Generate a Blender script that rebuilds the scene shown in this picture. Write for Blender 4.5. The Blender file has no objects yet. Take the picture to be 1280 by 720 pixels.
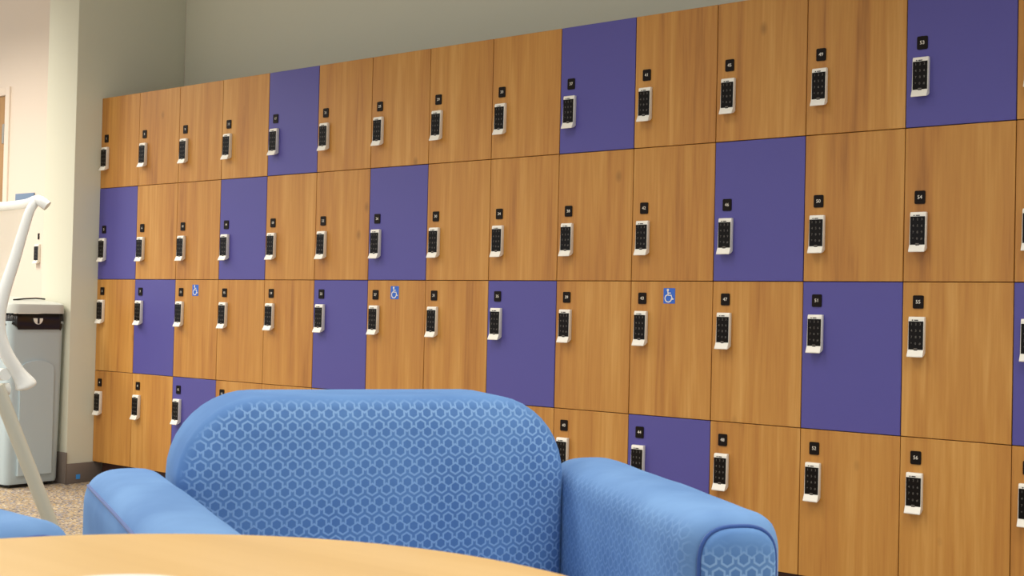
import bpy, bmesh, math, random
from mathutils import Vector, Matrix
random.seed(4)
sc = bpy.context.scene
COL = sc.collection
PI = math.pi

# ------------------------------------------------------------------ materials
def lin(c):
    return tuple(((v/255)/12.92 if v/255 <= .04045 else ((v/255+.055)/1.055)**2.4) for v in c) + (1,)

def new_mat(name):
    m = bpy.data.materials.new(name); m.use_nodes = True
    nt = m.node_tree
    return m, nt, nt.nodes['Principled BSDF']

def plain(name, rgb, rough=.5, metal=0, spec=.5, bump=0, bscale=200, sheen=0):
    m, nt, b = new_mat(name)
    b.inputs['Base Color'].default_value = lin(rgb)
    b.inputs['Roughness'].default_value = rough
    b.inputs['Metallic'].default_value = metal
    b.inputs['Specular IOR Level'].default_value = spec
    b.inputs['Sheen Weight'].default_value = sheen
    tc = nt.nodes.new('ShaderNodeTexCoord')
    n = nt.nodes.new('ShaderNodeTexNoise'); n.inputs['Scale'].default_value = bscale
    nt.links.new(tc.outputs['Object'], n.inputs['Vector'])
    bp = nt.nodes.new('ShaderNodeBump'); bp.inputs['Strength'].default_value = bump
    bp.inputs['Distance'].default_value = .002
    nt.links.new(n.outputs['Fac'], bp.inputs['Height'])
    nt.links.new(bp.outputs['Normal'], b.inputs['Normal'])
    return m

def ramp(nt, stops):
    r = nt.nodes.new('ShaderNodeValToRGB')
    el = r.color_ramp.elements
    while len(el) < len(stops): el.new(.5)
    for e, (p, c) in zip(el, stops):
        e.position = p; e.color = lin(c)
    return r

def wood(name, stops, sx=26, sz=1.3, rough=.42, axis='Z', streak=.5):
    """laminate with grain along one axis; every object takes its own slice of the figure"""
    m, nt, b = new_mat(name)
    N, L = nt.nodes.new, nt.links.new
    tc = N('ShaderNodeTexCoord'); oi = N('ShaderNodeObjectInfo')
    off = N('ShaderNodeVectorMath'); off.operation = 'SCALE'
    cmb = N('ShaderNodeCombineXYZ')
    for i in range(3): L(oi.outputs['Random'], cmb.inputs[i])
    L(cmb.outputs[0], off.inputs[0]); off.inputs['Scale'].default_value = 37.0
    add = N('ShaderNodeVectorMath'); L(tc.outputs['Object'], add.inputs[0]); L(off.outputs[0], add.inputs[1])
    def stretched(a, c):
        mp = N('ShaderNodeMapping')
        mp.inputs['Scale'].default_value = (a, a, c) if axis == 'Z' else (c, a, a)
        L(add.outputs[0], mp.inputs['Vector']); return mp
    n1 = N('ShaderNodeTexNoise'); n1.inputs['Scale'].default_value = 1; n1.inputs['Detail'].default_value = 5
    n1.inputs['Distortion'].default_value = .6
    L(stretched(sx, sz).outputs[0], n1.inputs['Vector'])
    n2 = N('ShaderNodeTexNoise'); n2.inputs['Scale'].default_value = 1; n2.inputs['Detail'].default_value = 3
    L(stretched(sx*5, sz*4).outputs[0], n2.inputs['Vector'])
    n3 = N('ShaderNodeTexNoise'); n3.inputs['Scale'].default_value = 1; n3.inputs['Detail'].default_value = 1
    L(stretched(7, .5).outputs[0], n3.inputs['Vector'])
    a1 = N('ShaderNodeMath'); a1.operation = 'MULTIPLY_ADD'
    L(n2.outputs['Fac'], a1.inputs[0]); a1.inputs[1].default_value = streak*.5; L(n1.outputs['Fac'], a1.inputs[2])
    a2 = N('ShaderNodeMath'); a2.operation = 'MULTIPLY_ADD'
    L(n3.outputs['Fac'], a2.inputs[0]); a2.inputs[1].default_value = .55; L(a1.outputs[0], a2.inputs[2])
    a3 = N('ShaderNodeMath'); a3.operation = 'MULTIPLY_ADD'
    L(a2.outputs[0], a3.inputs[0]); a3.inputs[1].default_value = 1.25; a3.inputs[2].default_value = -.60 - (streak-.5)*.3125
    r = ramp(nt, stops); L(a3.outputs[0], r.inputs['Fac'])
    # a few small knots
    kv = N('ShaderNodeTexVoronoi'); kv.inputs['Scale'].default_value = 1; kv.inputs['Randomness'].default_value = 1
    L(stretched(5.2, 3.1).outputs[0], kv.inputs['Vector'])
    kr = N('ShaderNodeMapRange'); kr.inputs['From Min'].default_value = .015; kr.inputs['From Max'].default_value = .085
    kr.inputs['To Min'].default_value = .45; kr.inputs['To Max'].default_value = 0
    L(kv.outputs['Distance'], kr.inputs['Value'])
    mx = N('ShaderNodeMixRGB'); L(kr.outputs[0], mx.inputs['Fac']); L(r.outputs['Color'], mx.inputs['Color1'])
    mx.inputs['Color2'].default_value = lin(tuple(c*.62 for c in stops[0][1]))
    L(mx.outputs[0], b.inputs['Base Color'])
    b.inputs['Roughness'].default_value = rough
    b.inputs['Specular IOR Level'].default_value = .4
    return m

def velvet(name, base, light, hexes=0.0, dark=None):
    """blue upholstery; with hexes>0 the woven figure of paired hexagons, drawn in the UV (metres)"""
    m, nt, b = new_mat(name)
    N, L = nt.nodes.new, nt.links.new
    def M(op, a, c=None, d=None):
        n = N('ShaderNodeMath'); n.operation = op
        for i, v in enumerate((a, c, d)):
            if v is None: continue
            if isinstance(v, (int, float)): n.inputs[i].default_value = v
            else: L(v, n.inputs[i])
        return n.outputs[0]
    tc = N('ShaderNodeTexCoord')
    nz = N('ShaderNodeTexNoise'); nz.inputs['Scale'].default_value = 7; nz.inputs['Detail'].default_value = 3
    L(tc.outputs['Object'], nz.inputs['Vector'])
    mr = N('ShaderNodeMapRange'); mr.inputs['From Min'].default_value = .35; mr.inputs['From Max'].default_value = .68
    L(nz.outputs['Fac'], mr.inputs['Value'])
    mx = N('ShaderNodeMixRGB'); L(mr.outputs[0], mx.inputs['Fac'])
    mx.inputs['Color1'].default_value = lin(base); mx.inputs['Color2'].default_value = lin(light)
    col = mx.outputs[0]
    height = nz.outputs['Fac']
    if hexes:
        P, Q = .0215, .0278
        uv = N('ShaderNodeUVMap'); sp = N('ShaderNodeSeparateXYZ'); L(uv.outputs[0], sp.inputs[0])
        def wrap(v, per, o):      # signed distance to the nearest lattice line
            t = M('ADD', v, o); t = M('DIVIDE', t, per); t = M('SUBTRACT', t, M('ROUND', t)); return M('ABSOLUTE', M('MULTIPLY', t, per))
        def hexd(ox, oy):
            x = wrap(sp.outputs[0], P, ox); y = wrap(sp.outputs[1], Q, oy)
            return M('MAXIMUM', x, M('ADD', M('MULTIPLY', x, .5), M('MULTIPLY', y, .85)))
        d = M('MINIMUM', hexd(0, .172*Q), hexd(P/2, -.172*Q))
        d = M('DIVIDE', d, P)
        def step(e0, e1):
            r = N('ShaderNodeMapRange'); r.interpolation_type = 'SMOOTHSTEP'
            r.inputs['From Min'].default_value = e0; r.inputs['From Max'].default_value = e1
            L(d, r.inputs['Value']); return r.outputs[0]
        ring = M('MULTIPLY', step(.25, .30), M('SUBTRACT', 1, step(.37, .42)))
        core = M('SUBTRACT', 1, step(.24, .29))
        at_ = N('ShaderNodeAttribute'); at_.attribute_name = 'weave'
        ring = M('MULTIPLY', ring, at_.outputs['Fac']); core = M('MULTIPLY', core, at_.outputs['Fac'])
        m2 = N('ShaderNodeMixRGB'); L(M('MULTIPLY', ring, hexes), m2.inputs['Fac']); L(col, m2.inputs['Color1'])
        m2.inputs['Color2'].default_value = lin(tuple(min(255, c*1.0) for c in (142, 178, 222)))
        m3 = N('ShaderNodeMixRGB'); L(M('MULTIPLY', core, hexes*.35), m3.inputs['Fac']); L(m2.outputs[0], m3.inputs['Color1'])
        m3.inputs['Color2'].default_value = lin(dark or (66, 104, 164))
        col = m3.outputs[0]; height = ring
    L(col, b.inputs['Base Color'])
    bp = N('ShaderNodeBump'); bp.inputs['Strength'].default_value = .25; bp.inputs['Distance'].default_value = .001
    L(height, bp.inputs['Height']); L(bp.outputs['Normal'], b.inputs['Normal'])
    b.inputs['Roughness'].default_value = .85
    b.inputs['Specular IOR Level'].default_value = .2
    b.inputs['Sheen Weight'].default_value = .3
    b.inputs['Sheen Roughness'].default_value = .35
    b.inputs['Sheen Tint'].default_value = lin((150, 200, 255))
    return m

def carpet():
    m, nt, b = new_mat('carpet loop')
    N, L = nt.nodes.new, nt.links.new
    tc = N('ShaderNodeTexCoord')
    v = N('ShaderNodeTexVoronoi'); v.inputs['Scale'].default_value = 120
    L(tc.outputs['Object'], v.inputs['Vector'])
    sp = N('ShaderNodeSeparateColor'); L(v.outputs['Color'], sp.inputs[0])
    r = ramp(nt, [(0, (104, 94, 90)), (.2, (154, 138, 114)), (.42, (178, 162, 134)), (.6, (172, 144, 96)), (.76, (132, 132, 142)), (.93, (196, 184, 160))])
    r.color_ramp.interpolation = 'CONSTANT'
    L(sp.outputs[0], r.inputs['Fac'])
    n = N('ShaderNodeTexNoise'); n.inputs['Scale'].default_value = 9; n.inputs['Detail'].default_value = 4
    L(tc.outputs['Object'], n.inputs['Vector'])
    mx = N('ShaderNodeMixRGB'); mx.blend_type = 'OVERLAY'; mx.inputs['Fac'].default_value = .35
    L(r.outputs[0], mx.inputs['Color1']); L(n.outputs['Fac'], mx.inputs['Color2'])
    L(mx.outputs[0], b.inputs['Base Color']); b.inputs['Roughness'].default_value = .95
    bp = N('ShaderNodeBump'); bp.inputs['Strength'].default_value = .5; bp.inputs['Distance'].default_value = .004
    L(v.outputs['Distance'], bp.inputs['Height']); L(bp.outputs['Normal'], b.inputs['Normal'])
    return m

M = dict(
    wall=plain('wall paint', (213, 212, 194), .75, spec=.25, bump=.15, bscale=350),
    cream=plain('cream wall paint', (230, 216, 202), .75, spec=.25, bump=.15, bscale=350),
    ceil=plain('ceiling paint', (214, 212, 200), .9, spec=.2, bump=.2),
    base=plain('rubber baseboard', (112, 101, 93), .6, bump=.1),
    kick=plain('plinth board', (70, 40, 30), .6),
    carcass=plain('cabinet board', (96, 52, 34), .6),
    wood=wood('honey laminate', [(0, (146, 94, 42)), (.35, (178, 122, 56)), (.6, (188, 134, 63)), (1, (206, 156, 85))], streak=.85),
    purple=plain('purple laminate', (80, 75, 151), .42, spec=.45, bump=.02),
    white=plain('white plastic', (236, 232, 222), .4),
    black=plain('black glass', (15, 10, 8), .3, spec=.15),
    plate=plain('dark brown plastic', (20, 12, 9), .5, spec=.15),
    numeral=plain('white print', (232, 226, 214), .6),
    digit=plain('grey print', (104, 98, 92), .6),
    blue=plain('blue vinyl', (40, 98, 198), .45),
    signblue=plain('slate blue plastic', (112, 134, 164), .5),
    tape=plain('bright blue tape', (58, 146, 226), .6),
    door=wood('light door veneer', [(0, (140, 104, 66)), (.5, (164, 126, 84)), (1, (184, 146, 102))], sx=20),
    metal=plain('brushed steel', (170, 166, 158), .35, metal=.9),
    greymetal=plain('grey bracket', (112, 108, 104), .4, metal=.5),
    stool=plain('glossy white frame', (244, 244, 238), .35),
    tube=plain('grey white steel tube', (196, 194, 178), .4),
    mesh=plain('cream woven mesh', (254, 248, 236), .8, bump=.5, bscale=900),
    bin=plain('grey bin plastic', (182, 198, 204), .5, bump=.1),
    lid=plain('pale lid plastic', (202, 206, 200), .5, bump=.1),
    bag=plain('black bag film', (20, 16, 16), .3),
    table=wood('maple laminate', [(0, (198, 162, 106)), (.5, (212, 177, 121)), (1, (222, 189, 136))], sx=14, sz=1.0, axis='X', rough=.35, streak=.3),
    edge=plain('table edge band', (206, 160, 98), .45),
    tabmetal=plain('table pedestal', (150, 148, 144), .4, metal=.6),
    dish=plain('white ceramic', (246, 244, 238), .25),
    velvet=velvet('blue velvet', (92, 134, 178), (120, 162, 200)),
    hexes=velvet('blue hexagon weave', (82, 120, 174), (98, 138, 190), .75),
    hexfaint=velvet('blue hexagon weave on the arm', (94, 130, 180), (114, 152, 200), .3),
    piping=plain('dark blue seam cord', (46, 82, 150), .9, sheen=.3),
    foot=plain('dark wood foot', (52, 36, 28), .5),
    carpet=carpet(),
)

def see_through_weave(m):      # light passes the stretched mesh
    nt = m.node_tree; out = nt.nodes['Material Output']; b = nt.nodes['Principled BSDF']
    tr = nt.nodes.new('ShaderNodeBsdfTranslucent'); tr.inputs['Color'].default_value = lin((250, 240, 222))
    mx = nt.nodes.new('ShaderNodeMixShader'); mx.inputs['Fac'].default_value = .15
    nt.links.new(b.outputs[0], mx.inputs[1]); nt.links.new(tr.outputs[0], mx.inputs[2]); nt.links.new(mx.outputs[0], out.inputs['Surface'])
see_through_weave(M['mesh'])

# ------------------------------------------------------------------ object helpers
def link(name, data, parent=None, loc=None):
    o = bpy.data.objects.new(name, data); COL.objects.link(o)
    if parent: o.parent = parent
    if loc is not None: o.location = loc
    return o

def fin(bm, name, mats, smooth=None, uv=None, weave=None):
    """uv: axis the woven figure is projected along; weave(normal, co): how strongly it shows there"""
    bmesh.ops.recalc_face_normals(bm, faces=bm.faces)
    if uv is not None:
        bm.normal_update()
        lay = bm.loops.layers.uv.new('UVMap')
        wv = bm.verts.layers.float.new('weave')
        for v in bm.verts: v[wv] = weave(v.normal, v.co) if weave else 1.0
        for f in bm.faces:
            for l in f.loops:
                c = l.vert.co
                l[lay].uv = (c.x, c.z) if uv == 1 else ((c.y, c.z) if uv == 0 else (c.x, c.y))
    me = bpy.data.meshes.new(name); bm.to_mesh(me); bm.free()
    for m in (mats if isinstance(mats, (list, tuple)) else [mats]): me.materials.append(m)
    if smooth is not None:
        me.shade_smooth(); me.set_sharp_from_angle(angle=math.radians(smooth))
    return me

def box(bm, x0, x1, y0, y1, z0, z1, bev=0, seg=2):
    r = bmesh.ops.create_cube(bm, size=1)
    for v in r['verts']:
        v.co = Vector(((x0+x1)/2 + v.co.x*(x1-x0), (y0+y1)/2 + v.co.y*(y1-y0), (z0+z1)/2 + v.co.z*(z1-z0)))
    if bev:
        es = list({e for v in r['verts'] for e in v.link_edges})
        bmesh.ops.bevel(bm, geom=es, offset=bev, segments=seg, profile=.5, affect='EDGES', clamp_overlap=True)

def boxmesh(name, mat, *a, bev=0, seg=2, smooth=40):
    bm = bmesh.new(); box(bm, *a, bev=bev, seg=seg); return fin(bm, name, mat, smooth)

def prism(bm, pts, axis, a, b):
    """polygon of 2D pts extruded along an axis from a to b"""
    def P(p, t): return {'x': (t, p[0], p[1]), 'y': (p[0], t, p[1]), 'z': (p[0], p[1], t)}[axis]
    va = [bm.verts.new(P(p, a)) for p in pts]; vb = [bm.verts.new(P(p, b)) for p in pts]
    n = len(pts)
    bm.faces.new(va); bm.faces.new(vb[::-1])
    for i in range(n): bm.faces.new((va[i], vb[i], vb[(i+1) % n], va[(i+1) % n]))

def sstep(a, b, t):
    t = min(1, max(0, (t-a)/(b-a))); return t*t*(3-2*t)

def loft(bm, rings, cap=True, close=True):
    vs = [[bm.verts.new(p) for p in r] for r in rings]
    for a, b in zip(vs, vs[1:]):
        n = len(a)
        for i in range(n if close else n-1):
            bm.faces.new((a[i], a[(i+1) % n], b[(i+1) % n], b[i]))
    if cap:
        bm.faces.new(vs[0]); bm.faces.new(vs[-1][::-1])
    return vs

def smoothpath(pts, n=8):
    """Catmull-Rom through pts (any tuples)"""
    pts = [Vector(p) for p in pts]; out = []
    for i in range(len(pts)-1):
        p0, p1, p2, p3 = pts[max(i-1, 0)], pts[i], pts[i+1], pts[min(i+2, len(pts)-1)]
        for k in range(n):
            t = k/n
            out.append(.5*((2*p1) + (p2-p0)*t + (2*p0-5*p1+4*p2-p3)*t*t + (3*p1-p0-3*p2+p3)*t**3))
    out.append(pts[-1]); return out

def tube(bm, path, rad, k=14, flat=1.0, side=None):
    """swept tube; rad a number or a list; flat squashes it along 'side'"""
    path = [Vector(p) for p in path]; n = len(path)
    rads = rad if isinstance(rad, (list, tuple)) else [rad]*n
    rings = []; up = None
    for i, p in enumerate(path):
        t = (path[min(i+1, n-1)] - path[max(i-1, 0)]).normalized()
        if side is not None: a = (side - t*side.dot(t)).normalized()
        elif up is None: a = t.orthogonal().normalized()
        else: a = (up - t*up.dot(t)).normalized()
        up = a; b = t.cross(a)
        rings.append([p + a*math.cos(2*PI*j/k)*rads[i]*flat + b*math.sin(2*PI*j/k)*rads[i] for j in range(k)])
    loft(bm, rings)

def rrect(w, h, r, n=8):
    """rounded rectangle outline centred on the origin, counter-clockwise"""
    r = max(min(r, w/2-1e-4, h/2-1e-4), 1e-4); pts = []
    for cx, cy, a0 in ((w/2-r, h/2-r, 0), (-w/2+r, h/2-r, PI/2), (-w/2+r, -h/2+r, PI), (w/2-r, -h/2+r, 3*PI/2)):
        for i in range(n+1):
            a = a0 + PI/2*i/n; pts.append((cx+r*math.cos(a), cy+r*math.sin(a)))
    return pts

def cyl(bm, x, y, z0, z1, r, k=40, bev=0):
    prof = [(r-bev, z0), (r, z0+bev), (r, z1-bev), (r-bev, z1)] if bev else [(r, z0), (r, z1)]
    loft(bm, [[(x+R*math.cos(2*PI*j/k), y+R*math.sin(2*PI*j/k), z) for j in range(k)] for R, z in prof])

def ribbon(bm, pts, w, y0, y1):
    """flat stroke of width w along 2D points in the x-z plane"""
    pts = [Vector(p) for p in pts]; L, R = [], []
    for i, p in enumerate(pts):
        t = (pts[min(i+1, len(pts)-1)]-pts[max(i-1, 0)]).normalized(); n = Vector((-t.y, t.x))
        L.append(p+n*w/2); R.append(p-n*w/2)
    for i in range(len(pts)-1):
        prism(bm, [L[i], L[i+1], R[i+1], R[i]], 'y', y0, y1)

def textmesh(name, body, size, mat, depth=.0004, spacing=1.0, line=1.0):
    cu = bpy.data.curves.new('lettering', 'FONT'); cu.body = body; cu.size = size
    cu.align_x = 'CENTER'; cu.align_y = 'CENTER'; cu.extrude = depth; cu.space_character = spacing; cu.space_line = line
    cu.resolution_u = 3
    o = bpy.data.objects.new('lettering', cu); COL.objects.link(o)
    dg = bpy.context.evaluated_depsgraph_get()
    me = bpy.data.meshes.new_from_object(o.evaluated_get(dg)); me.name = name
    COL.objects.unlink(o); bpy.data.objects.remove(o); bpy.data.curves.remove(cu)
    me.transform(Matrix.Rotation(PI/2, 4, 'X')); me.materials.clear(); me.materials.append(mat)
    return me

def thing(name, label, cat, loc=(0, 0, 0), rz=0, group=None):
    o = link(name, None, loc=loc); o.rotation_euler = (0, 0, rz); o.empty_display_size = .1
    return tag(o, label, cat, group)

def tag(o, label, cat, group=None):
    o['label'] = label; o['category'] = cat
    if group: o['group'] = group
    return o

def struct(name, me, parent=None, loc=None):
    o = link(name, me, parent, loc)
    if not parent: o['kind'] = 'structure'
    return o

# ------------------------------------------------------------------ camera (solved from the locker grid)
CAM = Vector((5.46879, -3.58799, .90347))
yaw, pitch, roll, FPX = -.665342, .018262, .02222, 1539.424
fw = Vector((math.sin(yaw)*math.cos(pitch), math.cos(yaw)*math.cos(pitch), math.sin(pitch)))
rt = Vector((math.cos(yaw), -math.sin(yaw), 0)); up_ = rt.cross(fw)
rt, up_ = rt*math.cos(roll)+up_*math.sin(roll), -rt*math.sin(roll)+up_*math.cos(roll)
cd = bpy.data.cameras.new('camera'); cam = bpy.data.objects.new('camera', cd); COL.objects.link(cam)
cam.matrix_world = Matrix(((rt.x, up_.x, -fw.x, CAM.x), (rt.y, up_.y, -fw.y, CAM.y), (rt.z, up_.z, -fw.z, CAM.z), (0, 0, 0, 1)))
cd.sensor_width = 36; cd.lens = FPX/1280*36; cd.clip_start = .05
cd.dof.use_dof = True; cd.dof.focus_distance = 4.6; cd.dof.aperture_fstop = 21
sc.camera = cam

# ------------------------------------------------------------------ room
WB = .495                 # wall behind the lockers
CZ = 2.95                 # ceiling
struct('floor', boxmesh('floor', M['carpet'], -4.5, 9, -7.5, .65, -.1, 0))
struct('ceiling', boxmesh('ceiling', M['ceil'], -4.5, 9, -7.5, .65, CZ, CZ+.1))
struct('wall_back', boxmesh('wall_back', M['wall'], 0, 9, WB, .65, 0, CZ))
DX0, DX1, DZ = -2.72, -1.79, 2.18
bm = bmesh.new()
box(bm, -4.5, DX0-.05, WB, .65, 0, CZ); box(bm, DX1+.05, 0, WB, .65, 0, CZ); box(bm, DX0-.05, DX1+.05, WB, .65, DZ+.05, CZ)
struct('wall_far', fin(bm, 'wall_far', M['cream']))
struct('wall_left', boxmesh('wall_left', M['wall'], -.265, 0, -.146, WB, 0, CZ, bev=.004))
struct('baseboard_left', boxmesh('baseboard_left', M['base'], .0002, .008, -.146, .0495, 0, .0985, bev=.002))
struct('baseboard_front', boxmesh('baseboard_front', M['base'], -.265, .008, -.154, -.1462, 0, .155, bev=.002))
struct('baseboard_far', boxmesh('baseboard_far', M['base'], DX1+.06, -.2652, WB-.008, WB-.0002, 0, .107, bev=.002))
bm = bmesh.new()
for a in ((DX0-.05, DX0, 0, DZ+.05), (DX1, DX1+.05, 0, DZ+.05), (DX0, DX1, DZ, DZ+.05)):
    box(bm, a[0], a[1], WB-.012, .6, a[2], a[3], bev=.003)
struct('trim_1', fin(bm, 'trim_1', M['cream'], 40))
d = struct('door_1', boxmesh('door_1', M['door'], DX0+.003, DX1-.003, WB, WB+.045, .008, DZ-.003, bev=.002))
for z in (1.94, 1.1, .3):
    bm = bmesh.new(); cyl(bm, DX1-.012, WB-.006, z-.06, z+.06, .007, 14); box(bm, DX1-.04, DX1-.01, WB-.003, WB+.0, z-.06, z+.06)
    link('hinge', fin(bm, 'hinge', M['metal'], 40), d)
bm = bmesh.new(); cyl(bm, DX0+.07, WB-.03, 1.0, 1.02, .012, 16); box(bm, DX0+.06, DX0+.18, WB-.05, WB-.035, 1.0, 1.02, bev=.004)
link('door_handle', fin(bm, 'door_handle', M['metal'], 40), d)

# ------------------------------------------------------------------ lockers
W, H, Z0 = .317403, .457, .1
NC = 16
PURPLE = {(5, 1), (10, 1), (14, 1), (1, 2), (4, 2), (7, 2), (12, 2), (2, 3), (6, 3), (9, 3), (13, 3), (15, 3), (3, 4), (11, 4)}
STICKER = {3, 7, 11}
bm = bmesh.new()
box(bm, .012, NC*W, .05, .48, 0, Z0-.001)
tag(link('locker_plinth', fin(bm, 'locker_plinth', M['kick'])), 'long dark brown plinth under the bank of lockers', 'plinth')

g = .0011
bm = bmesh.new()
T = .016
xa, xb, za, zb = .0003, W-.0003, .0003, H-.0003
box(bm, xa, xa+T, .0215, .488, za, zb); box(bm, xb-T, xb, .0215, .488, za, zb)
box(bm, xa+T, xb-T, .0215, .488, za, za+T); box(bm, xa+T, xb-T, .0215, .488, zb-T, zb); box(bm, xa+T, xb-T, .478, .488, za+T, zb-T)
ME_CARC = fin(bm, 'carcass', M['carcass'])
ME_DOOR = {k: boxmesh('locker_door', M[k], g, W-g, 0, .0208, g, H-g, bev=.0012, seg=1) for k in ('wood', 'purple')}
# number plate: rounded rectangle, origin at its centre
def rplate(name, mat, w, h, r, y0, y1):
    b = bmesh.new(); prism(b, rrect(w, h, r, 5), 'y', y0, y1); return fin(b, name, mat, 40)
ME_PLATE = rplate('number_plate', M['plate'], .0315, .039, .004, -.003, 0)
# keypad lock: origin at top centre of its back
LW, LH, LD = .0468, .119, .0155
prof = [(0, 0), (-.0125, 0), (-LD, -.006), (-LD-.001, -LH+.022), (-.028, -LH+.003), (-.027, -LH), (-.010, -LH+.005), (0, -LH+.012)]
bm = bmesh.new(); prism(bm, prof, 'x', -LW/2, LW/2)
bmesh.ops.bevel(bm, geom=[e for e in bm.edges], offset=.0012, segments=2, profile=.5, affect='EDGES', clamp_overlap=True)
ME_LOCK = fin(bm, 'keypad_lock', M['white'], 40)
sh = [(-.0215, -.0135), (-.0215, -.0965), (-.006, -.0965), (-.004, -.1005), (.004, -.1005), (.006, -.0965), (.0215, -.0965), (.0215, -.0135)]
bm = bmesh.new(); prism(bm, sh, 'y', -LD-.0022, -LD+.002); ME_SCREEN = fin(bm, 'keypad_screen', M['black'])
ME_KEYS = textmesh('keypad_digits', '1   2   3\n4   5   6\n7   8   9\n*   0   #', .0095, M['digit'], .0002, line=2.0)
bm = bmesh.new()
prism(bm, rrect(.004, .003, .0014, 4), 'y', 0, .001)
for v in bm.verts: v.co.x -= .011
prism(bm, rrect(.012, .0026, .001, 4), 'y', 0, .001)
ME_MARK = fin(bm, 'indicator_window', M['plate'])
bm = bmesh.new(); prism(bm, rrect(.011, .004, .0018, 5), 'y', 0, .001); ME_WAKE = fin(bm, 'wake_button', M['digit'])
# wheelchair sticker: blue square, white figure
SW, SH = .045, .052
ME_STICK = rplate('accessible_sticker', M['blue'], SW, SH, .002, -.0006, 0)
bm = bmesh.new()
y0, y1 = -.0011, -.0006
prism(bm, [(-.0055+.0042*math.cos(t*PI/8), .0195+.0042*math.sin(t*PI/8)) for t in range(16)], 'y', y0, y1)
ribbon(bm, [(-.0055, .0165), (-.0045, .002), (.0075, .002), (.0125, -.0115), (.0175, -.0105)], .0038, y0, y1)
ribbon(bm, [(-.005, .0095), (.006, .0095)], .003, y0, y1)
ribbon(bm, [(-.0035+.0125*math.cos(math.radians(a)), -.0085+.0125*math.sin(math.radians(a))) for a in range(108, 362, 11)], .0034, y0, y1)
ME_WHEEL = fin(bm, 'wheelchair_symbol', M['numeral'])

ORD = ['zero', 'first', 'second', 'third', 'fourth', 'fifth', 'sixth', 'seventh', 'eighth', 'ninth', 'tenth', 'eleventh', 'twelfth', 'thirteenth', 'fourteenth', 'fifteenth', 'sixteenth']
ROWS = {1: 'top row', 2: 'second row down', 3: 'third row down', 4: 'bottom row'}
for c in range(1, 16):
    for r in range(1, 5):
        num = (c-1)*4 + r; k = 'purple' if (c, r) in PURPLE else 'wood'
        extra = ' with wheelchair sticker' if r == 3 and c in STICKER else ''
        side = f'{ORD[c]} from the left wall' if c > 1 else 'against the left wall'
        lab = f"{'purple' if k == 'purple' else 'wood'} locker {num}{extra}, {ROWS[r]}, {side}"
        t = thing('locker', lab, 'locker', ((c-1)*W, 0, Z0+(4-r)*H), group='purple door lockers' if k == 'purple' else 'honey wood lockers')
        link('carcass', ME_CARC, t)
        dr = link('locker_door', ME_DOOR[k], t)
        top = .188 if r < 3 else .0395
        pl = link('number_plate', ME_PLATE, t, (.0475, 0, H-top-.0195))
        link('plate_number', textmesh('plate_number', str(num), .015, M['numeral'], .0003, 1.0), pl, (0, -.0032, 0))
        lk = link('keypad_lock', ME_LOCK, t, (.0472, 0, H-(.2515 if r < 3 else .1025)))
        link('keypad_screen', ME_SCREEN, lk)
        link('keypad_digits', ME_KEYS, lk, (0, -LD-.0024, -.0505))
        link('indicator_window', ME_MARK, lk, (.0, -LD-.001, -.0102))
        link('wake_button', ME_WAKE, lk, (0, -LD-.0031, -.0945))
        if extra:
            s = link('accessible_sticker', ME_STICK, t, (.153, 0, H-.0495))
            link('wheelchair_symbol', ME_WHEEL, s)

# ------------------------------------------------------------------ things on the far cream wall
t = thing('room_sign', 'slate blue room sign with pale strip on the cream wall', 'sign', (-1.54, WB, 1.5))
link('sign_panel', boxmesh('sign_panel', M['signblue'], -.105, .105, -.008, -.0002, -.04, .055, bev=.002), t)
link('sign_text', textmesh('sign_text', 'ROOM', .042, M['numeral'], .0004), t, (-.04, -.0085, -.012))
t = thing('wall_keypad', 'dark keypad reader with white base on the cream wall', 'keypad', (-1.378, WB, 1.24))
lk = link('keypad_body', ME_LOCK, t); link('keypad_screen', ME_SCREEN, lk); link('keypad_digits', ME_KEYS, lk, (0, -LD-.0024, -.0505))
link('number_plate', boxmesh('number_plate', M['plate'], -.008, .008, -.004, -.0002, .03, .066, bev=.001), t)
t = tag(link('tape_scrap', boxmesh('tape_scrap', M['tape'], .0084, .0096, -.095, -.072, .02, .043, bev=.0004, seg=1)), 'small bright blue tape scrap stuck on the brown baseboard', 'tape')

# ------------------------------------------------------------------ bin beside the wall end
BX, BY0, BY1 = -.02, -.160, -.452
yc, bw, bl = (BY0+BY1)/2, .29, .52
t = thing('trash_bin', 'slim grey trash bin with pale lid beside the wall end', 'bin', (BX-bl/2, yc, 0))
bm = bmesh.new()
def bring(z, sx, sy, r=.03): return [(p[0], p[1], z) for p in rrect(bl*sx, bw*sy, r, 6)]
loft(bm, [bring(.018, .95, .93), bring(.03, .965, .95), bring(.40, .985, .975), bring(.775, 1, 1), bring(.79, 1.01, 1.02), bring(.80, 1.01, 1.02), bring(.80, .97, .95), bring(.70, .96, .93)], cap=False)
bm.faces.new([v for v in bm.verts if abs(v.co.z-.018) < 1e-5])
link('bin_body', fin(bm, 'bin_body', M['bin'], 50), t)
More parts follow.
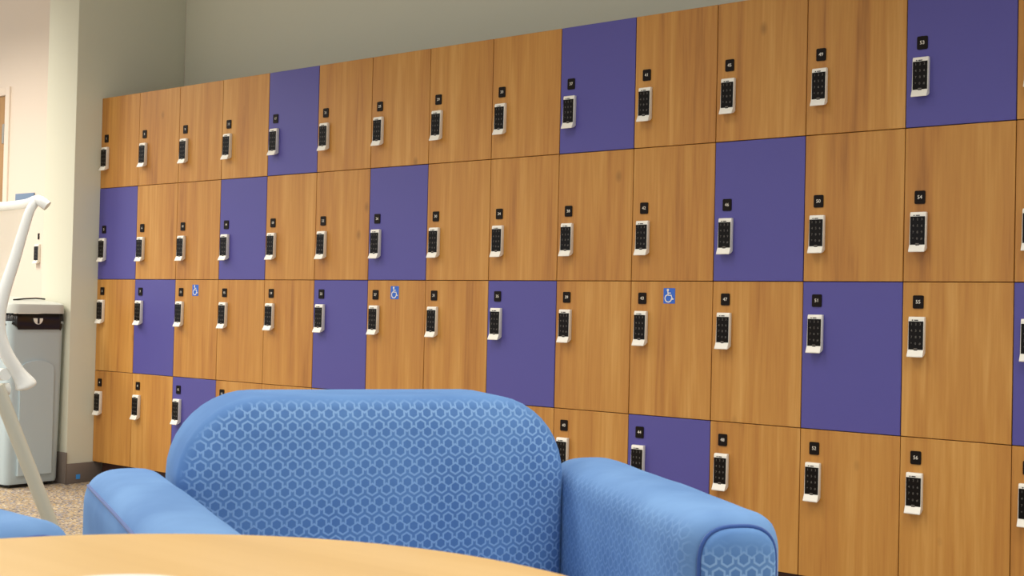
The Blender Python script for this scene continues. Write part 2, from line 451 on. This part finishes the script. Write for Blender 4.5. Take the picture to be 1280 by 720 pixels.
# raised arched panel on the narrow front
def arch(hw, z0, zs, rise, n=12):
    return [(-hw, z0), (hw, z0)] + [(hw*math.cos(a), zs+rise*math.sin(a)**.8) for a in (PI*i/n for i in range(n+1))]
bm = bmesh.new()
a0 = arch(.088, .06, .56, .05); a1 = arch(.078, .07, .55, .045)
loft(bm, [[(bl/2*.975 + .0*i - .004, p[0], p[1]) for p in a0] if i == 0 else ([(bl/2*.985+.012, p[0], p[1]) for p in (a0 if i == 1 else a1)]) for i in range(3)], cap=True)
link('arched_panel', fin(bm, 'arched_panel', M['bin'], 30), t)
for sx in (-1, 1):
    link('bin_foot', boxmesh('bin_foot', M['bag'], sx*.2-.02, sx*.2+.02, -.1, .1, 0, .02), t)
bm = bmesh.new()   # lid: sloping top rising to the back, deep skirt
ol = rrect(bl+.03, bw+.01, .05, 8)
def lz(x): return .885 + .032*min(1, max(0, (bl/2+.015-x)/.25))
loft(bm, [[(x, y, .838) for x, y in ol], [(x, y, lz(x)-.012) for x, y in ol], [(x*.985, y*.97, lz(x)-.003) for x, y in ol], [(x*.95, y*.92, lz(x)) for x, y in ol], [(x*.5, y*.5, lz(x*.5)+.002) for x, y in ol]])
lid = link('lid', fin(bm, 'lid', M['lid'], 40), t)
bm = bmesh.new()
ribbon(bm, [(-.09, 0), (-.03, .012), (.04, .02), (.085, .014)], .005, -.003, .003)
me = fin(bm, 'lid_slot', M['bag']); me.transform(Matrix.Rotation(PI/2, 4, 'Z')); me.transform(Matrix.Rotation(math.radians(-60), 4, 'Y'))
link('lid_slot', me, lid, (.17, .01, lz(.17)+.003))
for sx in (-1, 1):   # corner stays between bin and lid
    for sy in (-1, 1): link('lid_stay', boxmesh('lid_stay', M['bag'], sx*.22-.012, sx*.22+.012, sy*.118-.006, sy*.118+.006, .78, .845), t)
bm = bmesh.new()
prism(bm, [(.024*math.cos(a), .03*math.sin(a)) for a in (PI + PI*i/10 for i in range(11))], 'x', 0, .008)
cl = link('rim_clip', fin(bm, 'rim_clip', M['white']), t, (bl/2+.004, -.005, .815))
link('clip_slot', boxmesh('clip_slot', M['bag'], .008, .0095, -.005, .005, -.026, 0), cl)
# liner bag bunched over the rim
bm = bmesh.new(); n = 96; rings = []
rr = random.Random(8); ph = [rr.uniform(0, 6.3) for _ in range(6)]
for j, (s, z) in enumerate(((.93, .62), (.945, .76), (.965, .833), (1.015, .833), (1.03, .79), (1.022, .782))):
    ring = []
    for i, (x, y) in enumerate(rrect(bl*s, bw*s*.99, .04, n//4-1)):
        w_ = sum(math.sin(i*f+p) for f, p in zip((.4, .9, 1.7, 2.3, 3.1, .21), ph))/6
        zz = z + (w_*.014 if j in (2, 3) else 0) - (0.028*max(0, math.sin(i*.131+1.2))**2 if j >= 4 else 0) + (w_*.01 if j >= 4 else 0)
        k_ = 1 + w_*.012*(j > 0)
        ring.append((x*k_, y*k_, min(zz, .837)))
    rings.append(ring)
loft(bm, rings, cap=False)
link('liner_bag', fin(bm, 'liner_bag', M['bag'], 180), t)['label'] = 'black liner bag bunched over the rim'

# ------------------------------------------------------------------ armchairs
BW, BT, BTOP = .60, .19, .770
def cushion_rings(w, h, t, rc, re, bulge, n=10, ne=6):
    """outline rings (x, z) with y, from the front centre (y<0) to the back centre"""
    rings = []
    m = min(w, h)/2
    for f in (.97, .8, .6, .4, .22, .12):
        i = f*m; q = 1-f
        rings.append((i, -t/2 - bulge*(1-q**3)))
    for k in range(ne+1):
        a = PI/2*k/ne; rings.append((re*(1-math.sin(a)), -t/2 + re*(1-math.cos(a)) - bulge*(1-(1-re*(1-math.sin(a))/m)**3)*.9))
    for k in range(ne+1):
        a = PI/2*k/ne; rings.append((re*(1-math.cos(a)), t/2 - re*(1-math.sin(a))))
    rings.append((.5*m, t/2+.004)); rings.append((.9*m, t/2+.004))
    out = []
    for i, y in rings:
        out.append([(x, y, z) for x, z in rrect(w-2*i, h-2*i, max(rc-i*.85, .01), n)])
    return out

def make_armchair(label, loc, rz):
    t = thing('armchair', label, 'armchair', loc, rz, 'blue upholstered armchairs')
    # back: front face of the cushion lies near y = 0
    h = BTOP-.32
    bm = bmesh.new()
    rings = cushion_rings(BW, h, BT, .125, .026, .022)
    loft(bm, [[(x, y+BT/2, z+.32+h/2) for x, y, z in r] for r in rings])
    back = link('back_cushion', fin(bm, 'back_cushion', M['hexes'], 180, uv=1, weave=lambda n, c: sstep(.45, .9, -n.y)), t)
    # arms
    AY1, AY0 = .10, -.475
    for s in (-1, 1):
        AW = .128 + .008*s
        bm = bmesh.new(); rings = []; top_pts = []
        def ztop(y):
            u = (AY1-y)/(AY1-AY0)
            return .664 - .006*max(0, u-.5)
        def section(y, ins):
            zt = ztop(y)-ins; w2 = AW/2-ins; zb = .11+ins
            pts = [(w2-.004, zb)] + [(w2, zz) for zz in (.25, .4, .48, .53)]
            hh = .056-ins*.5
            for i in range(25):
                a = PI*i/24; ca, sa = math.cos(a), math.sin(a)
                pts.append((math.copysign(w2*abs(ca)**.72, ca), zt-hh+hh*sa**.72))
            pts += [(-w2, zz) for zz in (.53, .48, .4, .25)] + [(-w2+.004, zb)]
            return pts
        re = .032
        ys = [(AY1-re*(1-math.sin(PI/2*k/6)) - 0, re*(1-math.cos(PI/2*k/6))) for k in range(6, -1, -1)]
        ys = [(AY1-re+re*math.sin(a), re*(1-math.cos(a))) for a in (PI/2*k/6 for k in range(6, -1, -1))]
        ys += [(AY1-re+(AY0+re-AY1+re)*k/14, 0) for k in range(1, 14)]
        ys += [(AY0+re-re*math.sin(a), re*(1-math.cos(a))) for a in (PI/2*k/6 for k in range(0, 7))]
        cx = s*(BW/2+AW/2-.004)
        rw = random.Random(5+s)
        for y, ins in ys:
            w_ = .0016*math.sin(y*23+s)+.001*math.sin(y*51+1)
            rings.append([(cx + s*x, y, z + (w_*max(0, 1-abs(x)/.06) if z > .6 else 0)) for x, z in section(y, ins)])
        loft(bm, rings)
        arm = link('arm', fin(bm, 'arm', M['hexfaint'], 180, uv=0, weave=lambda n, c: sstep(.55, .98, -n.x*s)), t)
        piv = Vector((s*BW/2, 0, 0)); arm.rotation_euler.z = -s*math.radians(5.1)      # the arms close in slightly
        arm.location = piv - Matrix.Rotation(-s*math.radians(5.1), 3, 'Z') @ piv
        # padded front panel with the hexagon figure, inside a corded seam
        def outline(ins): return [(cx + s*x, z) for x, z in section(AY0+re, ins)]
        bm = bmesh.new()
        loft(bm, [[(x, AY0+.002, z) for x, z in outline(.018)], [(x, AY0-.004, z) for x, z in outline(.0185)], [(x, AY0-.009, z) for x, z in outline(.024)], [(x, AY0-.012, z) for x, z in outline(.035)], [(x, AY0-.0135, z) for x, z in outline(.052)]])
        link('front_panel', fin(bm, 'front_panel', M['hexes'], 180, uv=1, weave=lambda n, c: sstep(.628, .60, c.z)), arm)
        bm = bmesh.new(); tube(bm, [(x, AY0+.0005, z) for x, z in outline(.0165)], .0028, 6)
        link('seam_cord', fin(bm, 'seam_cord', M['piping'], 180), arm)
        # seam along the outer top edge
        bm = bmesh.new(); tube(bm, [(cx+s*(AW/2*.915), y, ztop(y)-.0225) for y in (AY1-.036+(AY0-AY1+.07)*k/20 for k in range(21))], .0024, 6)
        link('seam_cord', fin(bm, 'seam_cord', M['piping'], 180), arm)
    # seat, base, feet
    bm = bmesh.new(); n = 8
    sr = [[(x, y-.22, z) for x, y in rrect(BW-.09-2*i, .46-2*i, .04, n)] for i, z in ((.03, .295), (.008, .305), (0, .33), (0, .40), (.008, .425), (.03, .44), (.09, .448))]
    loft(bm, sr); link('seat_cushion', fin(bm, 'seat_cushion', M['hexes'], 60, uv=2), t)
    link('seat_base', boxmesh('seat_base', M['velvet'], -BW/2+.044, BW/2-.044, -.44, .13, .12, .294, bev=.012), t)
    for sx in (-1, 1):
        for y in (-.39, .08):
            bm = bmesh.new(); loft(bm, [[(sx*.30+q*math.cos(2*PI*j/16), y+q*math.sin(2*PI*j/16), z) for j in range(16)] for q, z in ((.016, 0), (.018, .004), (.026, .112))])
            link('leg', fin(bm, 'leg', M['foot'], 40), t)
    return t

TH = math.radians(20.9)
Rh, Dh = Vector((.78677, .61725, 0)), Vector((-.61725, .78677, 0))
def at(lat, dep, z=0): v = Vector((CAM.x, CAM.y, 0)) + Rh*lat + Dh*dep; v.z = z; return v
fdir = Rh*math.sin(TH) - Dh*math.cos(TH)          # the way the chair faces
def face_rz(f): return math.atan2(f.y, f.x) + PI/2   # local -y turns to f
make_armchair('blue hexagon pattern armchair standing in front of the lockers, facing the table', at(-.187, 1.85), face_rz(fdir))
ch = make_armchair('blue armchair at the lower left, only its arm showing beyond the table', (3.785, -3.216, 0), face_rz(Vector((1, .087, 0))))

# ------------------------------------------------------------------ round table and dish
TC, TR, TZ = (4.838, -3.195), .398, .70
t = thing('round_table', 'round maple laminate table in the foreground', 'table', (TC[0], TC[1], 0))
bm = bmesh.new(); cyl(bm, 0, 0, TZ-.028, TZ, TR-.002, 128, bev=.002); top = link('tabletop', fin(bm, 'tabletop', M['table'], 30), t)
bm = bmesh.new(); k = 128
loft(bm, [[(q*math.cos(2*PI*j/k), q*math.sin(2*PI*j/k), z) for j in range(k)] for q, z in ((TR-.002, TZ-.027), (TR, TZ-.026), (TR, TZ-.003), (TR-.002, TZ-.001))], cap=False)
link('edge_band', fin(bm, 'edge_band', M['edge'], 30), top)
bm = bmesh.new(); cyl(bm, 0, 0, .02, TZ-.029, .035, 32); link('pedestal', fin(bm, 'pedestal', M['tabmetal'], 30), t)
bm = bmesh.new(); cyl(bm, 0, 0, 0, .02, .23, 64, bev=.006); link('base_plate', fin(bm, 'base_plate', M['tabmetal'], 30), t)
bm = bmesh.new(); k = 64
loft(bm, [[(q*math.cos(2*PI*j/k), q*math.sin(2*PI*j/k), z) for j in range(k)] for q, z in ((.03, .0), (.042, 0), (.046, .003), (.072, .011), (.075, .0125), (.072, .0135), (.045, .0065), (.02, .0055))])
o = link('saucer', fin(bm, 'saucer', M['dish'], 50)); tag(o, 'white round saucer lying on the maple table at the bottom edge', 'dish')
DISH = (4.780, -3.122)
o.location = (DISH[0], DISH[1], TZ+.0002)

# ------------------------------------------------------------------ bar stool with mesh back
SF = Rh*-.71 - Dh*.70                     # way the stool faces
SL = Rh*.70 - Dh*.71                      # its left hand (towards the viewer's right)
p0 = at(-1.10, 2.80)                      # under the left joint of back and seat
SWD = .46
rzs = face_rz(SF)
org = p0 - SL*(SWD/2)
t = thing('bar_stool', 'white framed stool with cream mesh back at the left edge', 'stool', (org.x, org.y, 0), rzs)
# local frame: x = stool's left, -y = the way it faces
def prf(s): return -s
UP = [(-.012, 1.128), (.002, 1.105), (.018, 1.05), (.034, .99), (.052, .93), (.064, .875), (.064, .83), (.048, .785), (.022, .745), (.002, .715), (-.004, .700)]
frame_paths = {}
for sx in (-1, 1):
    bm = bmesh.new()
    pth = smoothpath([(sx*SWD/2, prf(s), z) for s, z in UP], 5)
    n = len(pth); rads = [.0095 + .006*min(1, i/(n*.55)) + .011*sstep(.78, .95, i/n) for i in range(n)]; rads[-1] *= .25; rads[-2] *= .6; rads[-3] *= .82; rads[-4] *= .95
    tube(bm, pth, rads, 16, flat=.75, side=Vector((1, 0, 0)))
    link('back_upright', fin(bm, 'back_upright', M['stool'], 60), t)
def curve_y(x, d): return d*(1-(2*x/SWD)**2)
bm = bmesh.new()
tube(bm, smoothpath([(SWD/2+.02, .030, 1.118), (SWD/2+.006, .018, 1.13)] + [(x, .012 + curve_y(x, .045), 1.132) for x in (.2, .1, 0, -.1, -.2)] + [(-SWD/2-.006, .018, 1.13), (-SWD/2-.02, .03, 1.118)], 4), .012, 12)
link('top_rail', fin(bm, 'top_rail', M['stool'], 60), t)
# mesh panel following the uprights
bm = bmesh.new(); prof = [p for p in UP if p[1] > .80]; rows = []
for s, z in smoothpath([(a, b, 0) for a, b in prof], 4)[0:0] or [(q[0], q[1]) for q in smoothpath([(a, b, 0) for a, b in prof], 4)]:
    rows.append([(x, prf(s) + curve_y(x, .045), z) for x in [SWD/2*(-1+2*i/20)*.985 for i in range(21)]])
fr = [[bm.verts.new(p) for p in r] for r in rows]
for a, b in zip(fr, fr[1:]):
    for i in range(20): bm.faces.new((a[i], a[i+1], b[i+1], b[i]))
bmesh.ops.solidify(bm, geom=bm.faces[:], thickness=.004)
link('mesh_back', fin(bm, 'mesh_back', M['mesh'], 60), t)
bm = bmesh.new(); tube(bm, [(SWD/2, -.046, .735), (0, -.05, .722), (-SWD/2, -.046, .735)], .014, 12); link('back_rail', fin(bm, 'back_rail', M['stool'], 60), t)
bm = bmesh.new()
loft(bm, [[(x, y-.27, z) for x, y in rrect(SWD-.05-2*i, .40-2*i, .08, 8)] for i, z in ((.02, .69), (0, .70), (0, .725), (.015, .738), (.06, .742))])
link('seat', fin(bm, 'seat', M['mesh'], 50), t)
for sx in (-1, 1):
    bm = bmesh.new(); tube(bm, [(sx*(SWD/2-.02), -.03, .70), (sx*(SWD/2-.02), -.43, .70)], .014, 12)
    link('seat_rail', fin(bm, 'seat_rail', M['stool'], 60), t)
for sx in (-1, 1):
    bm = bmesh.new(); tube(bm, [(sx*(SWD/2+.004), -.066, .71), (sx*(SWD/2+.072), .195, .02), (sx*(SWD/2+.074), .20, .004)], .0155, 16)
    lg = link('leg', fin(bm, 'leg', M['tube'], 40), t)
    bm = bmesh.new(); tube(bm, [(sx*(SWD/2-.045), -.40, .70), (sx*(SWD/2+.0), -.52, .02), (sx*(SWD/2+.0), -.52, .004)], .0135, 16)
    link('leg', fin(bm, 'leg', M['tube'], 40), t)
    bm = bmesh.new(); tube(bm, [(sx*(SWD/2-.04), -.085, .70), (sx*(SWD/2-.004), -.085, .70)], .022, 16)
    link('hinge_bracket', fin(bm, 'hinge_bracket', M['greymetal'], 40), t)
bm = bmesh.new()
tube(bm, [(-SWD/2, -.495, .25), (SWD/2, -.495, .25)], .010, 12)
link('footrest', fin(bm, 'footrest', M['tube'], 40), t)

# ------------------------------------------------------------------ light
w = bpy.data.worlds.new('daylight'); sc.world = w; w.use_nodes = True
bg = w.node_tree.nodes['Background']; bg.inputs['Color'].default_value = (.95, .985, 1, 1); bg.inputs['Strength'].default_value = 1.1
def panel(x, y, e, sx=.6, sy=1.2, spread=140, col=(1, .96, .89)):
    l = bpy.data.lights.new('ceiling_light', 'AREA'); l.shape = 'RECTANGLE'; l.size = sx; l.size_y = sy
    l.energy = e; l.spread = math.radians(spread); l.color = col
    o = bpy.data.objects.new('ceiling_light', l); COL.objects.link(o); o.location = (x, y, CZ-.02)
for x in (.9, 3.0, 5.1, 7.2): panel(x, -1.7, 21, spread=125)
for x, e in ((.5, 32), (2.4, 40), (4.2, 8), (6.6, 30)): panel(x, -3.9, e, spread=140)
panel(-1.6, -1.3, 75, spread=150, col=(1, .93, .82)); panel(-.9, -2.9, 75, spread=150, col=(1, .93, .82))

sc.view_settings.view_transform = 'Standard'; sc.view_settings.look = 'None'
sc.view_settings.gamma = 1; sc.view_settings.exposure = 0.0; sc.view_settings.use_curve_mapping = False
sc.cycles.use_denoising = True
sc.cycles.max_bounces = 8; sc.cycles.diffuse_bounces = 4
